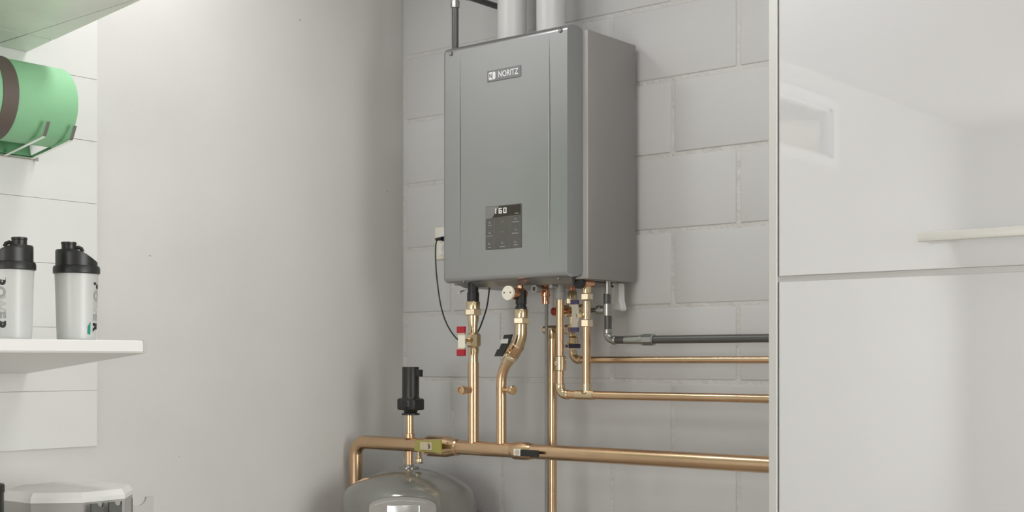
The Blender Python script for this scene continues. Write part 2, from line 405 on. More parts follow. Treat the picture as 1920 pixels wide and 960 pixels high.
screw(1051, 57, -HY0, .0065, ht); screw(846, 101, -HY0, .0065, ht)
screw(1048, 522, .283, .004, ht); screw(871, 528, .283, .004, ht)
# badge
def quad(p0, p1, d):                    # px rectangle on the front plane -> x0,x1,z0,z1
    a, c = pt(p0[0], p0[1], d), pt(p1[0], p1[1], d); return a.x, c.x, min(a.z, c.z), max(a.z, c.z)
fd = -HY0
x0 = pt(914, 145, fd).x; x1 = pt(977, 135, fd).x; zc = (zz(914, 144, fd)+zz(977, 133, fd))/2
hb = .0155
b = MB(); b.box((x0, HY0-.0025, zc-hb), (x1, HY0+.0005, zc+hb), .001); bd = b.build('nameplate', M_plate, ht)
W = x1-x0
text('NORITZ', .0235, Matrix.Translation((x0+W*.635, HY0-.0027, zc)) @ FACE_Y, M_wprint, 'lettering', bd, .0003, .0003, .82)
# emblem: white rounded tile, left half cut by an N, right half solid
lx = x0+W*.055; lw = W*.205; lh = .0105
b = MB(); y_ = HY0-.0031
def flat(b, poly, y=y_, th=.0006): b.prism([(p[0], y, p[1]) for p in poly], (0, th, 0))
c_ = lh*.28
flat(b, [(lx+c_, zc-lh), (lx+lw-c_, zc-lh), (lx+lw, zc-lh+c_), (lx+lw, zc+lh-c_), (lx+lw-c_, zc+lh), (lx+c_, zc+lh), (lx, zc+lh-c_), (lx, zc-lh+c_)])
em = b.build('emblem', M_wprint, bd)
b = MB(); yq = y_-.0006; u_ = lambda q: lx+lw*q
flat(b, [(u_(.10), zc-lh*.55), (u_(.17), zc-lh*.55), (u_(.17), zc+lh*.15), (u_(.42), zc-lh*.55), (u_(.50), zc-lh*.55), (u_(.50), zc+lh*.6), (u_(.43), zc+lh*.6), (u_(.43), zc-lh*.15), (u_(.18), zc+lh*.6), (u_(.10), zc+lh*.6)], yq)
b.build('letter_mark', M_plate, em)
b = MB(); flat(b, [(u_(.58), zc-lh), (u_(.62), zc-lh), (u_(.62), zc+lh), (u_(.58), zc+lh)], yq); b.build('emblem_divider', M_plate, em)
# control panel
x0 = pt(911, 430, fd).x; x1 = pt(978, 425, fd).x; z1 = zz(945, 384.5, fd); z0 = zz(945, 466.5, fd)
b = MB(); b.box((x0, HY0-.002, z0), (x1, HY0+.0005, z1), .0008); cp = b.build('control_panel', M_panel, ht)
U = lambda u: x0+(x1-x0)*u
Vv = lambda v: z1-(z1-z0)*v
yp = HY0-.0026
b = MB(); flat(b, [(U(.03), Vv(.02)), (U(.98), Vv(.02)), (U(.98), Vv(.25)), (U(.74), Vv(.25)), (U(.24), Vv(.27)), (U(.03), Vv(.30))][::-1], yp); disp = b.build('display', M_disp, cp)
b = MB(); flat(b, [(U(.01), Vv(.01)), (U(.40), Vv(.01)), (U(.19), Vv(.28)), (U(.01), Vv(.29))], yp-.0003); b.build('display_mask', M_dispg, cp)
SEG = {'1': 'bc', '6': 'acdefg', '0': 'abcdef'}
def digit(b, ch, cx, cz, w_, h_, th):
    s = {'a': (cx-w_/2, cz+h_/2-th, cx+w_/2, cz+h_/2), 'g': (cx-w_/2, cz-th/2, cx+w_/2, cz+th/2), 'd': (cx-w_/2, cz-h_/2, cx+w_/2, cz-h_/2+th),
         'f': (cx-w_/2, cz, cx-w_/2+th, cz+h_/2), 'e': (cx-w_/2, cz-h_/2, cx-w_/2+th, cz), 'b': (cx+w_/2-th, cz, cx+w_/2, cz+h_/2), 'c': (cx+w_/2-th, cz-h_/2, cx+w_/2, cz)}
    for k in SEG[ch]:
        a = s[k]; b.box((a[0], yp-.0012, a[1]), (a[2], yp-.0003, a[3]))
b = MB(); Wp = x1-x0; Hp = z1-z0
for ch, u in (('1', .27), ('6', .43), ('0', .56)): digit(b, ch, U(u), Vv(.125), Wp*.085, Hp*.125, Wp*.02)
b.build('digits', M_led, disp)
b = MB()
for u0, v0, u1, v1 in ((.268, .27, .28, .98), (.69, .25, .702, .97), (.02, .275, .98, .281), (.02, .49, .268, .497), (.02, .74, .268, .745), (.702, .47, .96, .476), (.702, .72, .96, .725), (.28, .745, .69, .751)):
    b.box((U(u0), yp, Vv(v1)), (U(u1), yp+.0004, Vv(v0)))
b.build('divider_lines', M_line, cp)
b = MB()
def mark(u, v, w_, h_): b.box((U(u-w_/2), yp-.0001, Vv(v+h_/2)), (U(u+w_/2), yp+.0004, Vv(v-h_/2)))
for u, v, w_ in ((.13, .44, .10), (.125, .685, .18), (.12, .945, .09), (.48, .95, .15), (.85, .405, .18), (.84, .665, .19), (.85, .93, .12), (.17, .265, .06), (.88, .215, .12)):
    n = max(2, int(w_/.03))
    for k in range(n): mark(u-w_/2+w_*(k+.5)/n, v+(.002 if k % 2 else -.002), w_/n*.75, .016)
for u, v in ((.13, .375), (.13, .61), (.12, .86), (.48, .86), (.85, .33), (.86, .58), (.85, .86)):
    mark(u-.02, v, .014, .045); mark(u+.02, v+.01, .012, .03); mark(u, v+.02, .05, .01)
tag(b.build('icons', M_icon, cp), kind='stuff')
for u, v in ((.48, .37), (.48, .62)):
    b = MB(); flat(b, [(U(u-.05), Vv(v+.02)), (U(u+.05), Vv(v+.02)), (U(u), Vv(v-.025))] if v < .5 else [(U(u-.05), Vv(v-.02)), (U(u), Vv(v+.025)), (U(u+.05), Vv(v-.02))], yp, .0004)
    b.build('arrow_key', M_line, cp)
# vents on top
for px, nm, lb in ((960, 'vent_pipe', 'white vent pipe on top of the heater, the left of the pair'), (1033, 'vent_pipe', 'white vent pipe on top of the heater, the right of the pair')):
    d = .12; x = pt(px, 40, d).x; r = 27.5*sc(px, d)
    tt = thing(nm, (x, -d, HZ1), lb, 'pipe', 'vent pipes above the heater')
    b = MB(); b.cyl((x, -d, HZ1-.012), (x, -d, RZ), r, seg=40); b.build('tube', M_pvc, tt)
    b = MB(); b.cyl((x, -d, HZ1-.012), (x, -d, HZ1+.02), r*1.12, seg=40, ch=.003); b.build('collar', M_pvc, tt)

# ------------------------------------------------------------------ pipe helpers working at a depth
def vl(b, px, d, prof, seg=24, rot0=0.):           # vertical lathe: prof = (pixel y, pixel radius)
    x = pt(px, 600, d).x; s = sc(px, d)
    pr = [(zz(px, y, d), r*s) for y, r in prof]
    pr.sort(key=lambda q: q[0]) if False else None
    return b.lathe([(h, r) for h, r in pr][::-1], (x, -d, 0), (0, 0, 1), seg, rot0=rot0)
def yl(b, x, z, prof, seg=24, rot0=0.):            # lathe pointing to the viewer's side (-y): prof=(depth, radius)
    return b.lathe([(h, r) for h, r in prof], (x, 0, z), (0, -1, 0), seg, rot0=rot0)
def xz(px, py, d): p = pt(px, py, d); return p.x, p.z

# conduit on the heater's top left
d = .235; x, z = xz(853.5, 40, d); s = sc(853, d)
tt = thing('conduit', (x, -d, HZ1), 'dark grey conduit with a nickel elbow rising from the heater top at its left end', 'pipe')
zt = zz(853, 9, d)
b = MB(); b.cyl((x, -d, HZ1-.006), (x, -d, zt), 6.3*s); b.build('tube', M_iron, tt)
b = MB(); b.cyl((x, -d, zz(853, 15, d)), (x, -d, zt+.01), 8.2*s, seg=8)
b.tube(arc([(x, -d, zt+.004), (x, -d, zt+.035), (x, -d+.05, zt+.035)], .018), 6.8*s); b.cyl((x, -d+.03, zt+.035), (x, -d+.055, zt+.035), 8*s, seg=8); b.build('elbow', M_nickel, tt)
b = MB(); b.cyl((x, -d+.045, zt+.035), (x, 0.003, zt+.035), 5.8*s); b.build('tube', M_iron, tt)

# outlet, plug, cord
x0, z1 = xz(815.5, 427, 0.006); z0 = zz(815.5, 487, .006)
tt = thing('wall_outlet', (x0+.035, 0, (z0+z1)/2), 'pale wall outlet plate half hidden behind the left edge of the heater', 'outlet')
b = MB(); b.box((x0, -.006, z0), (x0+.072, -.0005, z1), .002, 2); b.build('cover_plate', M_cream, tt)
b = MB(); b.box((x0+.02, -.009, z0+.012), (x0+.052, -.0055, (z0+z1)/2-.004), .002); b.box((x0+.02, -.009, (z0+z1)/2+.004), (x0+.052, -.0055, z1-.012), .002); b.build('socket', M_wpl, tt)
d = .05
pl = pt(820, 449, .03)
tt = thing('power_cord', (pl.x, -.03, pl.z), 'thin black power cord looping from the outlet behind the red-tipped valve up to the heater', 'cord')
cp_ = [pt(831, 448, .02), pt(822, 449, .035), pt(817.5, 457, .05), pt(817, 490, .06), pt(819.5, 525, .08), pt(827, 575, .11), pt(840, 612, .15), pt(860, 638, .19), pt(880, 641, .2), pt(896, 622, .205), pt(907, 595, .21), pt(914, 570, .215), pt(918, 536, .22)]
def spline(P, n=6):
    out = []
    for i in range(len(P)-1):
        p0 = P[max(0, i-1)]; p1 = P[i]; p2 = P[i+1]; p3 = P[min(len(P)-1, i+2)]
        for k in range(n):
            t = k/n; out.append(.5*((2*p1)+(p2-p0)*t+(2*p0-5*p1+4*p2-p3)*t*t+(3*p1-p0-3*p2+p3)*t**3))
    out.append(P[-1]); return out
b = MB(); b.tube(spline(cp_), .0022, 10); b.build('cable', M_dark, tt)
b = MB(); a = pt(833, 448, .02); b.cyl((a.x+.006, -.0085, a.z), (a.x-.0, -.03, a.z), .0085, .007, 16); b.cyl(a+Vector((.0, -.012, 0)), pt(817, 449, .038), .006, .0045, 14); b.build('plug', M_dark, tt)

# ================================================================== HEADER PIPE
D = .25; zH = 1.2-.2455; rH = .0205
xe = pt(667, 830, D).x
def hz_(px): return zH
hd = thing('header_pipe', (xe, -D, 0), 'thick horizontal copper header pipe running along the wall with an elbow down at the left', 'pipe')
xend = CXL-.0005
b = MB(); b.tube(arc([(xe, -D, .03), (xe, -D, zH), (xend, -D, zH)], .04, 9), rH, 28); b.build('pipe_run', M_copper, hd)
b = MB(); b.cyl((xe, -D, 0), (xe, -D, .03), .04, seg=28); b.build('floor_flange', M_copper, hd)
# yellow-lever ball valve (px 780-855) and black-lever valve (px 965-1012)
def X(px, d=D): return pt(px, 840, d).x
b = MB(); b.lathe([(X(795), .021), (X(800), .026), (X(806), .031), (X(836), .031), (X(842), .029), (X(848), .025), (X(858), .0245), (X(860), .021)], (0, -D, zH), (1, 0, 0), 28); vb = b.build('valve_body', M_copper, hd); vb['label'] = 'bulged copper valve body'
b = MB(); b.lathe([(X(840), .0), (X(840.1), .0262), (X(850), .0262), (X(850.1), .0)], (0, -D, zH), (1, 0, 0), 6); b.build('hex_nut', M_copper, vb)
d2 = D+.045
b = MB(); yl(b, X(810), zH, [(D+.02, .009), (d2, .009)]); b.build('stem', M_brass, vb)
xa = pt(779, 836, d2).x; xb = pt(829, 836, d2).x; zt_ = zz(800, 826, d2); zb_ = zz(800, 846.5, d2)
lv = MB(); lv.prism([(xa, -d2, zb_+.002), (xa+.006, -d2, zt_), (pt(808, 830, d2).x, -d2, zt_), (pt(812, 830, d2).x, -d2, zt_+.004), (xb-.002, -d2, zt_+.004), (xb, -d2, zb_-.001), (xa+.01, -d2, zb_)], (0, -.006, 0)); lev = lv.build('lever', M_yellow, hd); lev['label'] = 'dull yellow lever plate'
b = MB(); x0, x1 = pt(791, 836, d2).x, pt(813, 836, d2).x; zm = (zt_+zb_)/2; b.box((x0, -d2-.009, zm-.0115), (x1, -d2-.006, zm+.0115), .001); b.build('lever_plate', M_pbrass, lev)
b = MB(); xc_ = pt(808, 836, d2).x
b.prism([(xc_-.003, -d2-.0105, zm+.008), (xc_+.003, -d2-.0105, zm+.006), (xc_+.005, -d2-.0105, zm), (xc_+.003, -d2-.0105, zm-.006), (xc_-.003, -d2-.0105, zm-.008), (xc_, -d2-.0105, zm)], (0, .0018, 0)); b.build('spring_clip', M_iron, lev)
b = MB(); b.lathe([(X(962), .0205), (X(967), .025), (X(990), .025), (X(994), .0225), (X(998), .0225), (X(1000), .0205)], (0, -D, zH), (1, 0, 0), 28); v2 = b.build('valve_body', M_copper, hd)
d3 = D+.03; xs_, zs1 = xz(972, 848, d3)
b = MB(); yl(b, xs_, zs1, [(D+.015, .008), (d3+.006, .008), (d3+.007, .0075)]); b.build('stem', M_pbrass, v2)
b = MB(); b.box((pt(965, 848, d3).x, -d3-.006, zs1-.009), (pt(980, 848, d3).x, -d3-.002, zs1+.009), .001); b.build('stem_plate', M_wpl, v2)
b = MB(); b.box((pt(979, 848, d3).x, -d3-.009, zs1-.0095), (pt(1012, 848, d3).x, -d3-.001, zs1+.0085), .001); o = b.build('lever', M_dark, hd); o['label'] = 'black lever'
# short drain spigot under the header
b = MB(); pr = [(846, 3.5), (853, 4.5), (859, 6), (860, 7.5), (866, 7.5), (867, 8), (868.5, 7)]
vl(b, 786, D, pr, 20); o = b.build('drain_spigot', M_brass, hd)

# ================================================================== BLACK AIR VENT ON STEM + TANK
TX = pt(767, 900, D).x; TR = 127*sc(767, D)
ztop = zz(767, 873, D)
tk = thing('expansion_tank', (TX, -D, 0), 'grey enamelled domed tank standing under the left end of the header pipe', 'tank')
b = MB(); s = sc(767, D)
b.lathe([(.06, TR*.93), (.1, TR), (ztop-.118, TR), (ztop-.095, TR*.985), (ztop-.078, TR*.955), (ztop-.064, TR*.90), (ztop-.050, TR*.80), (ztop-.036, TR*.67), (ztop-.024, TR*.52), (ztop-.014, TR*.35), (ztop-.008, TR*.18), (ztop-.007, 0)], (TX, -D, 0), (0, 0, 1), 72); b.build('shell', M_tank, tk)
b = MB(); b.lathe([(0, TR*.8), (.02, TR*.82), (.06, TR*.93)], (TX, -D, 0), (0, 0, 1), 48); b.build('foot_ring', M_iron, tk)
b = MB(); b.lathe([(ztop-.008, .03), (ztop-.003, .03), (ztop-.001, .016), (ztop+.004, .014)], (TX, -D, 0), (0, 0, 1), 32); b.build('neck', M_tank, tk)
# bright metal form standing in for a reflection low on the dome
TW = Matrix.Translation((TX, -D, 0)) @ Matrix.Rotation(YAW, 4, 'Z')      # local -y looks at the room's middle
hw, zc_ = .094, .822
b = MB(); b.sharp = 25
poly = [(-hw, -TR-.03, .45)]+[(-hw*math.cos(math.pi*k/14), -TR-.03, zc_-.03+.03*math.sin(math.pi*k/14)**.8) for k in range(15)]+[(hw, -TR-.03, .45)]
b.prism(poly, (0, .13, 0)); bmesh.ops.recalc_face_normals(b.bm, faces=b.bm.faces)
bmesh.ops.bevel(b.bm, geom=[e for e in b.bm.edges if all(v.co.y < -TR-.029 for v in e.verts)], offset=.010, segments=4, affect='EDGES')
bmesh.ops.transform(b.bm, matrix=TW, verts=b.bm.verts); b.build('reflection_form', M_steel, tk)
b = MB(); b.box((-hw*.45, -TR-.034, .5), (hw*.5, -TR-.0302, zc_-.022), .0015, 2, M=TW); b.build('reflection_panel', M_steel, tk)
# riser from tank through header with black vent
sv = thing('air_vent', (TX, -D, zH), 'black cylindrical air vent on a short copper stem above the left end of the header', 'valve')
b = MB(); vl(b, 768, D, [(776, 7.5), (812, 7.5), (813, 10), (821, 10), (822, 8.5)], 24); b.build('stem', M_copper, sv)
b = MB(); b.cyl((TX, -D, ztop+.004), (TX, -D, zH-rH*.95), 8*s, seg=24); o = b.build('lower_stem', M_copper, tk)
b = MB(); vl(b, 770, D, [(689, 14.5), (688, 15.5), (690, 16), (744, 16), (747, 18), (752, 19), (762, 19), (768, 14), (774, 12), (775, 17), (778, 17), (778.5, 9)][1:], 28); b.build('housing', M_black, sv)
b = MB(); x, z = xz(770, 755, D); b.box((x-22.5*s, -D-.024, zz(770, 769, D)), (x+22.5*s, -D+.024, zz(770, 747, D)), .006, 3); bd_ = b.build('valve_block', M_black, sv)
b = MB(); yl(b, x+2*s, z-.004, [(D+.02, .010), (D+.03, .010), (D+.03, .007), (D+.022, .0065), (D+.022, 0)], 24); b.build('port', M_dark, bd_)
b = MB(); b.box((x+14*s, -D-.008, zz(770, 706, D)), (x+27*s, -D+.008, zz(770, 693, D)), .001); b.build('side_lug', M_black, sv)

# ================================================================== RISER 1 (red-tipped valve)
def riser_top(b_, px, ytop): pass
tt = thing('service_riser', (pt(887, 830, D).x, -D, zH), 'brass and copper riser with a red-tipped valve handle under the left of the heater', 'pipe')
b = MB(); vl(b, 887, D, [(524, 10), (548, 10), (548.5, 11.3), (566, 11.3)], 24); b.build('black_coupling', M_dark, tt)
b = MB(); vl(b, 887, D, [(566, 13), (567, 13.5), (580, 12.5)], 24); vl(b, 887, D, [(590, 10.5), (597, 11), (612, 8.5), (622, 8.5), (628, 10)], 24); b.build('union', M_brass, tt)
b = MB(); vl(b, 887, D, [(579.5, 15), (581, 17), (590, 17), (591.5, 15)], 6, .3); b.build('hex_nut', M_pbrass, tt)
b = MB(); vl(b, 888, D, [(625, 11), (627, 14), (648, 14), (651, 11)], 8, .39); x, z = xz(888, 638, D); vl(b, 887.5, D, [(650, 9), (655, 11), (668, 9), (680, 9.5), (681, 10.5)], 24)
vbody = b.build('valve_body', M_brass, tt)
b = MB(); vl(b, 887.5, D, [(680, 10.3), (832, 10.3)], 28); b.build('lower_pipe', M_copper, tt)
dh = D+.052; x, z = xz(888, 638, D)
b = MB(); yl(b, x, z, [(D+.01, .012), (D+.02, .012), (D+.021, .0055), (dh, .0055)], 18); b.build('stem', M_brass, vbody)
xh, zh = xz(866, 640, dh)
b = MB(); b.box((xh-.0125, -dh-.004, zh-.020), (xh+.0125, -dh+.002, zh+.020), .0015); hnd = b.build('valve_handle', M_cream, tt)
b = MB(); sh = sc(866, dh)
for y0, y1 in ((612, 624.5), (655, 667.5)):
    b = MB(); b.box((pt(859, 0, dh).x, -dh-.008, zz(866, y1, dh)), (pt(873, 0, dh).x, -dh+.003, zz(866, y0, dh)), .0015); o = b.build('handle_grip', M_red, hnd); o['label'] = 'red grip'
for y0, y1 in ((624, 627), (652.5, 655.5)):
    b = MB(); b.box((pt(859.5, 0, dh).x, -dh-.006, zz(866, y1, dh)), (pt(873, 0, dh).x, -dh+.002, zz(866, y0, dh)), .0005); b.build('grip_rim', M_pbrass, hnd)
x, z = xz(888, 731, D)
b = MB(); b.lathe([(D+.008, .006), (D+.02, .006), (D+.022, .009), (D+.04, .011), (D+.046, .0125), (D+.056, .0125), (D+.057, .009), (D+.053, .0085), (D+.053, 0)], (x, 0, z), (0, -1, 0), 24); b.build('drain_port', M_copper, tt)

# ================================================================== RISER 2 (S-bend, black handle)
tt = thing('service_riser', (pt(940, 830, D).x, -D, zH), 'copper riser with an S-bend and black lever under the middle of the heater', 'pipe')
b = MB(); vl(b, 977, D, [(545, 9), (557, 10.5), (570, 10.5), (571, 9), (574, 9), (575, 11), (580, 11)], 24); b.build('black_coupling', M_dark, tt)
b = MB(); vl(b, 977, D, [(580, 12.5), (581, 13), (596, 12)], 24); b.build('union', M_brass, tt)
b = MB(); vl(b, 977, D, [(595.5, 14), (597, 16), (606, 16), (607.5, 14)], 6, .3); b.build('hex_nut', M_pbrass, tt)
s = sc(960, D)
path = spline([pt(976.5, 604, D), pt(976.5, 620, D), pt(975, 634, D), pt(969, 650, D), pt(960, 665, D), pt(951, 680, D)], 5)
n = len(path); rad = [(11+1.2*math.sin(math.pi*i/n))*s for i in range(n)]
b = MB(); b.tube(path, rad, 24); bend = b.build('bent_tailpiece', M_brass, tt)
path = spline([pt(953, 677, D), pt(946, 690, D), pt(941.5, 703, D), pt(940, 720, D), pt(940, 760, D), pt(940, 800, D), pt(940, 832, D)], 6)
b = MB(); b.tube(path, 9.7*s, 24); b.build('lower_pipe', M_copper, tt)
# angled valve body and collar rings on the bend
ax = (pt(951, 680, D)-pt(969, 650, D)).normalized()
c = pt(963, 660, D)
b = MB(); b.lathe([(-.028, .0165), (-.024, .020), (.008, .020), (.012, .0175)], c, ax, 24); vb = b.build('valve_body', M_copper, tt)
b = MB(); b.lathe([(.010, .019), (.012, .0205), (.019, .0205), (.021, .019)], c, ax, 24); b.build('collar', M_pbrass, vb)
dh = D+.045
b = MB(); yl(b, c.x, c.z, [(D+.01, .009), (D+.025, .009), (D+.026, .006), (dh, .006)], 18); b.build('stem', M_brass, vb)
b = MB(); pl_ = [pt(*p, dh) for p in ((947.5, 628), (962, 627), (958, 641), (956, 645), (943, 668), (929, 668), (935, 655), (938, 655), (944, 642))]
b.prism([(p.x, -dh, p.z) for p in pl_], (0, -.006, 0)); lev = b.build('valve_handle', M_black, tt); lev['label'] = 'black lever with a pale metal band'
b = MB(); pl_ = [pt(*p, dh) for p in ((943, 636), (957, 635), (955.5, 644), (941, 644))]
b.prism([(p.x, -dh-.0085, p.z) for p in pl_], (0, .003, 0)); b.build('metal_band', M_steel, lev)
x, z = xz(943, 731, D)
b = MB(); b.lathe([(.004, .006), (.02, .006), (.032, .010), (.040, .0125), (.048, .013), (.050, .011), (.050, 0)], (x, -D, z), (1, -.25, 0), 24); b.build('drain_port', M_brass, tt)

# pressure relief valve beside riser 2
d = .245; x, z = xz(975, 551, d)
tt = thing('relief_valve', (x, -d, z), 'red copper relief valve with a round cream end cap beneath the heater front', 'valve')
zc2 = z
b = MB(); yl(b, x, z, [(d-.02, .012), (d-.01, .0165), (d+.045, .0165), (d+.047, .0155)], 28); vb = b.build('barrel', M_redcop, tt)
b = MB(); yl(b, x, z, [(d+.046, .0185), (d+.047, .020), (d+.054, .020), (d+.0555, .0185)], 32); cap = b.build('end_cap', M_cream, tt)
for dx in (-.0105, .0115):
    b = MB(); yl(b, x+dx, z+.0012, [(d+.0550, .0022), (d+.0562, .0022)], 12); b.build('pin_hole', M_dark, cap)
b = MB(); b.cyl((x, -d, z), (x, -d, HZ0-.0135), .0085); b.build('inlet', M_redcop, tt)

# small drain fitting (grey spout) px 995-1035
d = .19; x, z = xz(1023, 543, d)
tt = thing('drain_fitting', (x, -d, z), 'small copper drain fitting with grey spout and thin tube, left of the grey union', 'fitting')
b = MB(); b.cyl((x, -d, z-.002), (x, -d, HZ0-.0135), .0085); b.cyl((x, -d, zz(1023, 553, d)), (x, -d, z), .011); b.lathe([(zz(1023, 570, d), .0105), (zz(1023, 556, d), .0105), (zz(1023, 555, d), .013), (zz(1023, 552, d), .013)], (x, -d, 0), (0, 0, 1), 24); b.build('copper_elbow', M_redcop, tt)
b = MB(); yl(b, x, z, [(d-.004, .0095), (d+.035, .0095)], 20); b.build('cross_pipe', M_redcop, tt)
b = MB(); yl(b, x, z, [(d+.028, .0095), (d+.036, .011), (d+.052, .011), (d+.052, .006), (d+.04, .006), (d+.04, 0)], 20); b.build('spout', M_gpl, tt)
b = MB(); b.cyl((x+.003, -d, .02), (x+.003, -d, zz(1023, 569, d)), .0046); b.build('drain_tube', mat('grey_tube', (.27, .265, .25), .7, bump=.02), tt)

# ================================================================== COLD LINE: grey union px 1050, copper loop, tee, horizontal run at y 743
d = .20
tt = thing('copper_loop', (pt(1050, 740, d).x, -d, zz(1050, 743, d)), 'copper pipe dropping from a grey union then running right above the header', 'pipe')
sA = sc(1050, d); xA = pt(1050, 0, d).x; zA = 1.2-.0900
b = MB(); b.tube(arc([(xA, -d, zz(1050, 562, d)), (xA, -d, zA), (CXL-.0005, -d, zA)], .024, 8), 7.6*sA, 24); b.build('pipe_run', M_copper, tt)
b = MB(); vl(b, 1050.5, d, [(528, 8.5), (532, 9.3), (548, 9.3), (548.2, 10.3), (560, 10.3), (562, 9.5)], 24)
yl(b, xA, zz(1050, 538, d), [(d+.01, .004), (d+.035, .004), (d+.036, .0055), (d+.042, .0055)], 14); o = b.build('grey_union', M_gpl, tt); o['label'] = 'grey plastic union'
b = MB(); vl(b, 1051, d, [(667.5, 9), (669, 10.3), (694, 10.3), (695.5, 9)], 24); x, z = xz(1051, 681, d)
co = b.build('coupling', M_brass, tt)
b = MB(); yl(b, x-.002, z, [(d+.008, .0058), (d+.018, .0058), (d+.0185, .0025), (d+.014, .0025), (d+.014, 0)], 16); b.build('test_port', M_pbrass, co)
b = MB(); vl(b, 1050, d, [(719, 9), (720.5, 9.6), (731, 9.6), (732, 9)], 24)
b.tube(arc([(xA, -d, zA+.026), (xA, -d, zA), (xA+.026, -d, zA)], .022, 8), 9*sA, 24)
X2 = lambda px: pt(px, 743, d).x
b.lathe([(X2(1060), .0125), (X2(1061), .0135), (X2(1066), .0135), (X2(1067), .0125)], (0, -d, zA), (1, 0, 0), 24); b.build('elbow_fitting', M_brass, tt)
# tee + vertical px 1100
xT = pt(1100, 0, d).x; sT = sc(1100, d)
b = MB(); b.lathe([(X2(1080), .0115), (X2(1081), .0132), (X2(1114), .0132), (X2(1115), .0118)], (0, -d, zA), (1, 0, 0), 24)
vl(b, 1100, d, [(718, 7), (719, 8.8), (733, 8.8), (736, 11), (742, 8)], 24); b.build('tee_fitting', M_brass, tt)
b = MB(); vl(b, 1100, d, [(612, 8), (730, 8)], 24); b.build('riser_tube', M_copper, tt)

uv = thing('union_valve', (xT, -d, zz(1100, 612, d)), 'brass double-nut union with a black-capped copper tee at the heater front right', 'valve')
b = MB(); vl(b, 1100, d, [(565, 7.5), (603, 7.5)], 20); b.build('barrel', M_brass, uv)
for y0, y1 in ((550, 563), (599, 613)):
    b = MB(); vl(b, 1100, d, [(y0, 10), (y0+1.5, 12.2), (y1-1.5, 12.2), (y1, 10)], 6, .25); b.build('hex_nut', M_pbrass, uv)
b = MB(); vl(b, 1100, d, [(538, 8.5), (550, 9)], 24); b.build('neck', M_brass, uv)
x, z = xz(1100, 531, d)
b = MB(); yl(b, x, z, [(d-.02, .013), (d+.025, .013)], 24); b.cyl((x, -d, z), (x, -d, HZ0-.0136), .010); b.lathe([(z-.018, .011), (z, .012)], (x, -d, 0), (0, 0, 1), 24); b.build('copper_tee', M_redcop, uv)
b = MB(); yl(b, x, z, [(d+.024, .0145), (d+.025, .016), (d+.040, .016), (d+.041, .0145)], 28); b.build('black_cap', M_dark, uv)
x, z = xz(1094, 592, d)
b = MB(); yl(b, x, z, [(d-.005, .0075), (d+.015, .0075), (d+.018, .0065)], 6); b.build('test_plug', M_brass, uv)

# ================================================================== BLUE-GRIP VALVE px 1073 and horizontal run y 674
d = .12
x7 = pt(1074, 0, d).x; s7 = sc(1074, d); z7 = 1.2+.0046
bv = thing('blue_grip_valve', (x7, -d, z7), 'copper line with a white handle tipped in slate blue, then running right toward the cabinet', 'pipe')
b = MB(); b.tube(arc([(x7, -d, zz(1074, 640, d)), (x7, -d, z7), (CXL-.0005, -d, z7)], .022, 8), 6.3*s7, 22); b.build('pipe_run', M_copper, bv)
b = MB(); b.tube(arc([(x7, -d, z7+.026), (x7, -d, z7), (x7+.026, -d, z7)], .021, 8), 8*s7, 22)
X3 = lambda px: pt(px, 674, d).x
b.lathe([(X3(1083), .0105), (X3(1084), .0125), (X3(1089), .0125), (X3(1090), .0105)], (0, -d, z7), (1, 0, 0), 22); b.build('elbow_fitting', M_brass, bv)
b = MB(); vl(b, 1073, d, [(526, 6.5), (545, 6.5), (546, 7.6), (560, 7.6)], 22); b.build('inlet', M_redcop, bv)
b = MB(); vl(b, 1073, d, [(546, 8), (548, 9), (560, 9)], 22); vl(b, 1073, d, [(570, 6.8), (624, 6.8), (625, 8.5), (630, 8.5), (632, 6.5)], 22); vl(b, 1075, d, [(632, 7), (634, 9.5), (646, 9.5), (648, 6)], 22); b.build('barrel', M_brass, bv)
b = MB(); vl(b, 1072, d, [(559, 9.5), (560.5, 11.8), (569, 11.8), (570.5, 9.5)], 6, .3); b.build('hex_nut', M_pbrass, bv)
zc3 = zz(1074, 579, d)
b = MB(); b.lathe([(x7-.03, .010), (x7-.028, .0115), (x7+.034, .0115), (x7+.036, .010)], (0, -d, zc3), (1, 0, 0), 22)
b.lathe([(x7-.036, .0085), (x7-.024, .0085)], (0, -d, zc3), (1, 0, 0), 6); vb = b.build('cross_body', M_brass, bv)
dh = .155
b = MB(); yl(b, x7, zz(1074, 590, d), [(d, .006), (dh, .006)], 16); b.build('stem', M_brass, vb)
pts_ = [(1072.5, 570), (1085, 570), (1087, 580), (1087, 598), (1085, 606), (1085, 615), (1072.5, 615), (1072.5, 606), (1074, 598), (1074, 580)]
def ppoly(pp, d): return [(pt(p[0], p[1], d).x, -d, zz(p[0], p[1], d)) for p in pp]
b = MB(); b.prism(ppoly(pts_, dh), (0, -.005, 0)); hd2 = b.build('valve_handle', M_cream, bv)
for y0, y1 in ((562.5, 571), (614, 622.5)):
    b = MB(); b.box((pt(1072, 0, dh).x, -dh-.007, zz(1078, y1, dh)), (pt(1085.5, 0, dh).x, -dh+.002, zz(1078, y0, dh)), .001); o = b.build('handle_grip', M_blue, hd2); o['label'] = 'slate blue grip'
b = MB(); b.prism(ppoly([(1079.5, 588), (1081.5, 590), (1082.5, 593), (1081, 597), (1081.5, 593)], dh+.0052), (0, -.0008, 0)); b.build('clip_mark', M_iron, hd2)
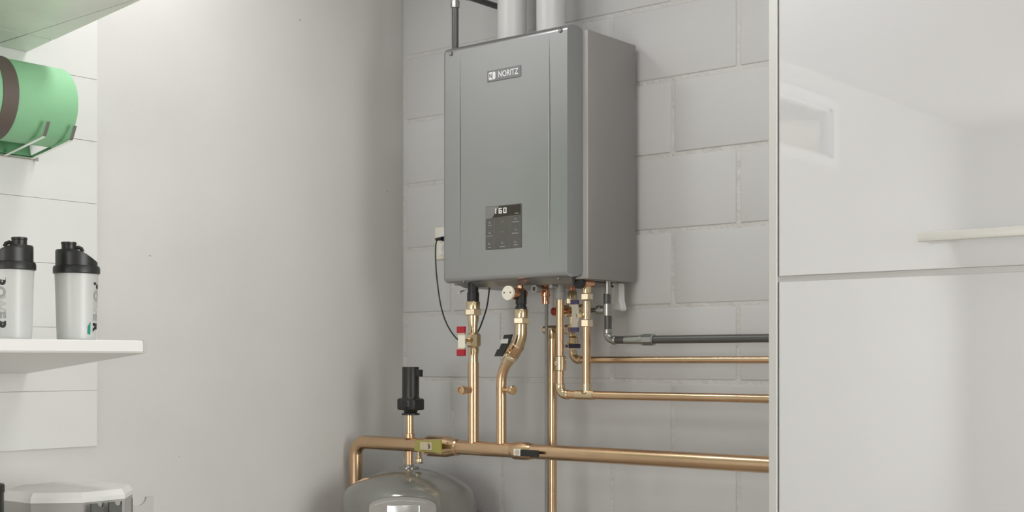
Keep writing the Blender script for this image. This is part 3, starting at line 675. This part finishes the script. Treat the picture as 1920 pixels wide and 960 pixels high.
# navy lever below it
dh = .15
b = MB(); x, z = xz(1072, 648, d); yl(b, x7, zz(1074, 648, d), [(d, .006), (dh+.002, .006)], 14); o = b.build('lever_stem', M_pbrass, bv)
x, z = xz(1064, 649, dh)
b = MB(); b.prism(ppoly([(1060, 643), (1064, 642), (1068, 645), (1068, 652), (1080, 652), (1080, 656), (1064, 656), (1060, 653)], dh), (0, -.004, 0)); lp = b.build('lever_plate', M_pbrass, bv)
b = MB(); b.box((pt(1068, 0, dh).x, -dh-.006, zz(1075, 653, dh)), (pt(1089.5, 0, dh).x, -dh-.001, zz(1075, 645, dh)), .001); b.build('lever', M_navy, lp)
b = MB(); yl(b, x, z, [(dh+.004, .0045), (dh+.007, .004)], 14); b.build('lever_screw', M_blue, lp)

# red knob
d = .15; x, z = xz(1048, 584, d)
rk = thing('red_knob_valve', (x, -d, z), 'small red ribbed knob poking out left behind the copper drop pipe', 'knob')
xk = pt(1041, 584, d).x
b = MB(); b.lathe([(xk-.009, .008), (xk-.007, .0115), (xk+.007, .0115), (xk+.009, .006)], (0, -d, z), (1, 0, 0), 10); b.build('knob', mat('deep_red', (.36, .05, .03), .3, bump=.03), rk)
b = MB(); b.cyl((xk+.006, -d, z), (pt(1066, 584, d).x, -d, z), .0045); b.cyl((pt(1056, 584, d).x, -d, z), (pt(1064, 584, d).x, -d, z), .010, seg=20); b.build('stem', M_redcop, rk)

# ================================================================== TALL VERTICAL px 1035 with tee at y 618
d = .165
tv = thing('return_pipe', (pt(1035, 0, d).x, -d, 0), 'tall vertical copper pipe topped by a brass tee, passing behind the header to the floor', 'pipe')
x5 = pt(1036, 0, d).x; z5 = zz(1036, 618.5, d)
b = MB(); vl(b, 1036, d, [(624, 8.2), (960, 8.2)], 24); b.cyl((x5, -d, 0), (x5, -d, zz(1036, 959, d)), 8.2*sc(1036, d)); b.build('tube', M_copper, tv)
b = MB(); b.lathe([(pt(1021, 0, d).x, .0), (pt(1021, 0, d).x, .0115), (pt(1023, 0, d).x, .0125), (pt(1062, 0, d).x, .0125)], (0, -d, z5), (1, 0, 0), 24)
vl(b, 1036, d, [(618, 9), (634, 9.2), (635, 8.6)], 24); tee = b.build('tee_fitting', M_brass, tv)
b = MB(); b.lathe([(pt(1061, 0, d).x, .0125), (pt(1062, 0, d).x, .014), (pt(1068, 0, d).x, .014), (pt(1069, 0, d).x, .0125)], (0, -d, z5), (1, 0, 0), 24); b.build('end_collar', M_pbrass, tee)

# ================================================================== GAS LINE px 1138 -> right
d = .13
gs = thing('gas_pipe', (pt(1138, 0, d).x, -d, 1.2+.06), 'dark iron gas pipe dropping from the heater then running right with a galvanised union', 'pipe')
xg = pt(1139, 0, d).x; sg = sc(1139, d); zg = 1.2+.0583
b = MB(); vl(b, 1139.5, d, [(526, 5.8), (553, 5.8)], 20); b.build('upper_nipple', M_nickel, gs)
for px_, q0, q1 in ((1138.5, 551, 571), (1140, 591, 622)):
    b = MB(); vl(b, px_, d, [(q0, 7), (q1, 7)], 20); b.build('drop_nipple', M_iron, gs)
b = MB(); vl(b, 1139.5, d, [(569, 8), (570, 9.2), (592, 9.2), (593, 8)], 22); zt5 = zz(1139, 581, d); b.lathe([(xg-.033, .0118), (xg-.030, .013), (xg-.022, .013), (xg-.02, .011), (xg, .011)], (0, -d, zt5), (1, 0, 0), 22); b.build('tee_fitting', M_nickel, gs)
b = MB(); b.cyl((pt(1106, 0, d).x, -d, zt5), (xg-.03, -d, zt5), .0055); b.build('side_nipple', M_iron, gs)
b = MB(); b.tube(arc([(xg, -d, zz(1139, 625, d)), (xg, -d, zg), (xg+.03, -d, zg)], .02, 8), 7.3*sg, 22); vl(b, 1139.5, d, [(617, 7.8), (618, 8.7), (625, 8.7), (626, 7.8)], 22)
Xg = lambda px: pt(px, 637, d).x
b.lathe([(Xg(1149), .0115), (Xg(1150), .0125), (Xg(1154), .0125), (Xg(1155), .0115)], (0, -d, zg), (1, 0, 0), 22); b.build('elbow_fitting', M_nickel, gs)
b = MB(); b.lathe([(Xg(1154), .0105), (Xg(1173), .0105)], (0, -d, zg), (1, 0, 0), 22); b.build('iron_nipple', M_iron, gs)
b = MB(); b.lathe([(Xg(1172), .0105), (Xg(1173), .0118), (Xg(1200), .0118), (Xg(1201), .013), (Xg(1206), .013)], (0, -d, zg), (1, 0, 0), 22); b.build('union_sleeve', M_nickel, gs)
b = MB(); b.lathe([(Xg(1206), .014), (Xg(1207.5), .0165), (Xg(1225), .0165), (Xg(1227), .014)], (0, -d, zg), (1, 0, 0), 8, rot0=.39); b.build('union_nut', M_nickel, gs)
b = MB(); b.cyl((Xg(1225), -d, zg), (CXL-.0005, -d, zg), .0108); b.build('pipe_run', M_iron, gs)
# white condensate fitting
d = .06
x0 = pt(1147, 0, d).x; x1 = pt(1162, 0, d).x
tt = thing('condensate_trap', ((x0+x1)/2, -d, zz(1155, 582, d)), 'slim white plastic condensate trap hanging right of the gas pipe', 'trap')
b = MB(); b.prism(ppoly([(1146, 531), (1162, 531), (1162.5, 563), (1166.5, 580), (1165, 583), (1150, 581), (1147, 575)], d+.012), (0, .024, 0)); bmesh.ops.recalc_face_normals(b.bm, faces=b.bm.faces); bmesh.ops.bevel(b.bm, geom=list(b.bm.edges), offset=.002, segments=2, affect='EDGES'); b.build('housing', M_wpl, tt)
b = MB(); x, z = xz(1148.5, 537, d+.012); yl(b, x, z, [(d+.011, .0035), (d+.0135, .003)], 14); b.build('plug', M_dark, tt)
b = MB(); x = (x0+x1)/2; b.cyl((x, -d, zz(1155, 533, d)), (x, -d, HZ0-.004), .009); b.build('neck', M_wpl, tt)
# bonding screw by first riser
d = .24; x, z = xz(868, 546, d)
tt = thing('ground_lug', (x, -d, z), 'tiny shiny ground lug beside the left black coupling', 'clamp')
b = MB(); b.tube([(x, -d-.012, z-.002), (x+.006, -d, z+.002), (x+.014, -d, z+.006), (x+.018, -d, HZ0-.012)], .0022, 10); b.build('arm', M_steel, tt)
b = MB(); yl(b, x-.003, z-.003, [(d+.008, .005), (d+.014, .005), (d+.014, .002), (d+.01, .002), (d+.01, 0)], 16); b.build('lug', M_steel, tt)
d = .18; x, z = xz(1025, 641, d)
# ================================================================== SHELVES (left wall)
SY = -1.32; SX = .498
def shelf(zw, zf, zt, name, label, tiles=None):
    t = thing(name, (0, SY, zw), label, 'shelf', 'white shelves on the left wall')
    b = MB(); b.prism([(.0065, SY, zw), (SX-.004, SY, zf), (SX, SY, zf+.004), (SX, SY, zt-.003), (SX-.003, SY, zt), (.0065, SY, zt)], (0, -.92, 0))
    b.build('board', tiles or M_shelf, t)
    b = MB(); b.prism([(SX-.03, SY, zf+.002), (SX+.0012, SY, zf+.003), (SX+.0012, SY, zt+.0006), (SX-.03, SY, zt+.0006)], (0, -.010, 0)); b.build('end_cap', M_channel, t); return t
zw1, zf1, zt1 = 1.171, 1.2185, 1.2465
shelf(zw1, zf1, zt1, 'wall_shelf', 'thick white wall shelf carrying the two shaker bottles')
b = None
us = shelf(1.963, 2.0105, 2.038, 'wall_shelf', 'upper shelf with a pale green tiled underside above the green roll', M_grout)
def und(x): return 1.963+.0944*x-.0012-.0006
def tile(poly):
    b = MB(); c = Vector((sum(p[0] for p in poly)/len(poly), sum(p[1] for p in poly)/len(poly)))
    P = []
    for p in poly:
        v = Vector(p)-c; L = v.length; v = v*(1-.0028/L); q = c+v; P.append((q.x, q.y, und(q.x)))
    b.prism(P, (0, 0, -.003)); b.build('tile', M_tile, us)
la = lambda x: -1.41+.17*x            # slightly skewed cross joint
xj = .122
for a, e in ((.008, xj), (xj, .497)):
    tile([(a, la(a)), (e, la(e)), (e, SY), (a, SY)])
    y = -1.41
    for k in range(2): tile([(a, la(a)-.375*(k+1)), (e, la(e)-.375*(k+1)), (e, la(e)-.375*k), (a, la(a)-.375*k)])
low = shelf(.80, .82, .842, 'wall_shelf', 'low white shelf at the bottom left, under the octagonal canister')

# ------------------------------------------------------------------ shaker bottles
def shaker(cx, cy, rot, lid_turn, label):
    t = thing('shaker_bottle', (0, 0, 0), label, 'bottle', 'shaker bottles on the shelf')
    B = []
    b = MB(); b.lathe([(0, .0385), (.003, .0415), (.03, .0425), (.10, .0445), (.150, .0465), (.152, .0465)], (0, 0, 0), (0, 0, 1), 48); B.append(b.build('cup', M_frost, t))
    b = MB(); b.lathe([(.146, .0475), (.148, .050), (.158, .050), (.163, .0485), (.164, .0445)], (0, 0, 0), (0, 0, 1), 48); lid = b.build('lid_ring', M_black, t); B.append(lid)
    # sloping lid dome
    b = MB(); rings = []; seg = 48
    for j in range(9):
        f = j/8; ring = []
        for k in range(seg):
            a = 2*math.pi*k/seg; ca = math.cos(a)
            top = .199 if ca < -.2 else .199-.026*((ca+.2)/1.2)**1.6
            hh = .160+(top-.160)*min(1, f*1.25); r = .0445
            if f > .8: r = .0445-(f-.8)/.2*.004
            ring.append(b.bm.verts.new((r*ca, r*math.sin(a), hh)))
        rings.append(ring)
    for A_, B_ in zip(rings, rings[1:]):
        for k in range(seg): b.bm.faces.new((A_[k], A_[(k+1) % seg], B_[(k+1) % seg], B_[k]))
    cv = b.bm.verts.new((-.01, 0, .202)); R_ = rings[-1]
    for k in range(seg): b.bm.faces.new((R_[k], R_[(k+1) % seg], cv))
    lid2 = b.build('lid', M_black, t); B.append(lid2)
    b = MB(); b.lathe([(.196, .0155), (.211, .0155), (.212, .0165), (.2155, .0165), (.2165, .0155)], (-.016, 0, 0), (0, 0, 1), 32); c_ = b.build('spout_cap', M_black, lid2)
    b = MB(); b.tube([(-.004, 0, .203), (.004, 0, .2055), (.010, 0, .203), (.013, 0, .196)], .0045, 12); h_ = b.build('carry_loop', M_black, lid2)
    # vertical printed word wrapped on the cup
    prm = [('P', M_ink, .121), ('O', M_inkg, .098), ('W', M_inkl, .074), ('E', M_inkg, .051), ('R', M_ink, .030)]
    for ch, m, hgt in prm:
        cu = bpy.data.curves.new('t', 'FONT'); cu.body = ch; cu.size = .029; cu.offset = .0016; cu.align_x = 'CENTER'; cu.align_y = 'CENTER'; cu.resolution_u = 3
        o = bpy.data.objects.new('t', cu); COL.objects.link(o); bpy.context.view_layer.update()
        me = bpy.data.meshes.new_from_object(o.evaluated_get(bpy.context.evaluated_depsgraph_get())); bpy.data.objects.remove(o)
        bb = bmesh.new(); bb.from_mesh(me); bmesh.ops.triangulate(bb, faces=bb.faces)
        bmesh.ops.subdivide_edges(bb, edges=bb.edges, cuts=2)
        for v in bb.verts:
            # rotate 90 degrees clockwise: letter up -> around the cup
            u, q = v.co.y, -v.co.x; z = hgt+q; r = .0425+(z-.03)*.0285+.0004 if z > .03 else .0429
            a = u/.045; v.co = (r*math.cos(a), r*math.sin(a), z)
        bb.to_mesh(me); bb.free(); me.materials.clear(); me.materials.append(m); me.name = 'letter'
        o = bpy.data.objects.new('printed_letter', me); COL.objects.link(o); attach(o, B[0]); B.append(o)
    b = MB()
    for k in range(4):
        pass
    vs_ = [(.018, .012), (.018, .040), (.0245, .030), (.0245, .014)]
    P = []
    for u, z in vs_:
        r = .0432+(z-.03)*.02; a = -u/.043; P.append((r*math.cos(a)+.0004, r*math.sin(a), z))
    b.prism(P, (.0005, -.0004, 0)); b.build('teal_mark', M_teal, B[0])
    lid2.rotation_euler = (0, 0, math.radians(lid_turn))
    t.location = (cx, cy, zt1+.0003); t.rotation_euler = (0, 0, math.radians(rot))
    return t
p = ptx(143.5, 640, .38)
shaker(.38, p.y, 33, 25, 'translucent shaker bottle with black lid, the right one, lettering wrapping its right edge')
p = ptx(21, 640, .38)
shaker(.38, p.y, -59, -61, 'translucent shaker bottle with black lid, the left one cut by the picture edge')

# ------------------------------------------------------------------ rolled green mat and its chrome rack
r = .095; mx_, mz_ = .1045, 1.811; my1 = -1.299
tt = thing('rolled_mat', (mx_, my1-.45, mz_-r), 'thick green foam mat rolled up with a brown strap, held on chrome hooks', 'mat')
b = MB(); b.lathe([(-.9, 0), (-.9, r-.004), (-.897, r-.001), (-.893, r), (-.006, r), (-.002, r-.0015), (0, r-.005), (0, 0)], (mx_, my1, mz_), (0, 1, 0), 72); b.build('roll', M_green, tt)
ya = ptx(44, 180, mx_+r*.9).y
ys_ = my1-(ptx(163, 200, .19).y-ptx(22, 200, .19).y)
b = MB(); b.lathe([(0, r-.001), (0, r+.0022), (.001, r+.003), (.037, r+.003), (.038, r+.0022), (.038, r-.001)], (mx_, ys_, mz_), (0, 1, 0), 72, caps=False); b.build('strap', M_strap, tt)
b = MB(); zb = 1.702
b.prism([(.0075, -1.47, zb), (.0075, -1.318, zb), (.0075, -1.330, mz_-.05), (.0075, -1.47, mz_-.05)], (.012, 0, 0)); o = b.build('mat_tail', M_dgreen, tt); o['label'] = 'darker green tail of the mat hanging down to the rack bar'
tt = thing('hook_rack', (.007, -1.34, 1.70), 'slim chrome wall bar with upturned hooks cradling the green mat', 'rack')
b = MB(); b.box((.0065, -2.1, 1.6945), (.016, -1.300, 1.701), .0012); b.box((.0065, -1.304, 1.692), (.020, -1.298, 1.704), .001); b.build('wall_bar', M_chrome, tt)
for y in (-1.32, -1.389, -1.93):
    b = MB(); P = arc([(.012, y, 1.6985), (.188, y, 1.7255), (.205, y, 1.757)], .012, 5)
    # flat strip hook with square section
    pr = []
    for i, q in enumerate(P):
        a = P[max(0, i-1)]; c = P[min(len(P)-1, i+1)]; tn = (c-a).normalized(); nn = Vector((-tn.z, 0, tn.x)); pr.append((q+nn*.0035, q-nn*.0035))
    b.prism([u for u, v in pr]+[v for u, v in pr][::-1], (0, .009, 0)); b.sharp = 25; b.build('hook', M_chrome, tt)

# ------------------------------------------------------------------ octagonal canister, saddles, dark box at the bottom left
cx, cr = .300, .141; q = ptx(130, 900, cx); cyy = q.y
ctop = 1.2-(917-HY)*((CAM.x-cx)/-ray(130, HY).x)/F
base = .8425
fac = math.atan2(-1.6, 2.63)             # towards the camera
va = fac+math.radians(10.5)
def octo(rr, zz_): return [Vector((cx+rr*math.cos(va+k*math.pi/4), cyy+rr*math.sin(va+k*math.pi/4), zz_)) for k in range(8)]
def loft(b, rings):
    V = [[b.bm.verts.new(p) for p in R_] for R_ in rings]
    for A_, B_ in zip(V, V[1:]):
        for k in range(8): b.bm.faces.new((A_[k], A_[(k+1) % 8], B_[(k+1) % 8], B_[k]))
    b.bm.faces.new(V[0][::-1]); b.bm.faces.new(V[-1])
tt = thing('octagonal_canister', (cx, cyy, base), 'eight-sided grey canister with a pale faceted lid at the bottom left', 'canister')
b = MB(); b.sharp = 15; loft(b, [octo(cr*.97, base), octo(cr, base+.01), octo(cr, ctop-.0185)]); b.build('body', M_can, tt)
b = MB(); b.sharp = 15; loft(b, [octo(cr+.001, ctop-.018), octo(cr+.001, ctop-.008), octo(cr-.008, ctop+.004), octo(cr-.03, ctop+.008)]); b.build('lid', M_canlid, tt)
def saddle(px0, px1, pyt, xpl, bite, m, label):
    a = ptx(px0, pyt, xpl); c = ptx(px1, pyt, xpl); zt = a.z; sx = (c.y-a.y)/(px1-px0); sz = (zt-ptx(px0, pyt+10, xpl).z)/10
    bx, br = bite; P = []
    y_at = lambda px: a.y+(px-px0)*sx
    P.append((y_at(px0), .8425)); P.append((y_at(px0), zt))
    for k in range(11):
        th = math.pi*k/10; px = bx-br*math.cos(th); pz = zt-br*1.0*math.sin(th)*sz
        if px0 < px < px1: P.append((y_at(px), pz))
    P.append((y_at(px1), zt)); P.append((y_at(px1), .8425))
    t = thing('rack_saddle', (xpl, (a.y+c.y)/2, .8425), label, 'bracket', 'notched saddle plates')
    b = MB(); b.prism([(xpl, y, z) for y, z in P], (-.006, 0, 0)); b.build('plate', m, t)
saddle(172, 195, 945, .455, (191, 7.5), M_dsaddle, 'dark notched saddle plate before the canister, the left of the dark pair')
saddle(205, 229, 942, .455, (223.5, 8), M_dsaddle, 'dark notched saddle plate before the canister, the right of the dark pair')
saddle(249, 288, 934, .36, (259, 15.5), M_saddle, 'pale grey notched saddle plate standing right of the canister')
q = ptx(4, 905, .42)
tt = thing('black_jar', (.42, q.y-.03, .8425), 'black round-shouldered jar cut by the picture edge, left of the canister', 'jar')
b = MB(); b.lathe([(.8425, .03), (.845, .033), (q.z-.016, .033)], (.42, q.y-.0335, 0), (0, 0, 1), 32); b.build('jar_body', M_black, tt)
b = MB(); b.lathe([(q.z-.017, .0345), (q.z-.004, .0345), (q.z-.001, .033), (q.z, .030)], (.42, q.y-.0335, 0), (0, 0, 1), 32); b.build('lid', M_dark, tt)
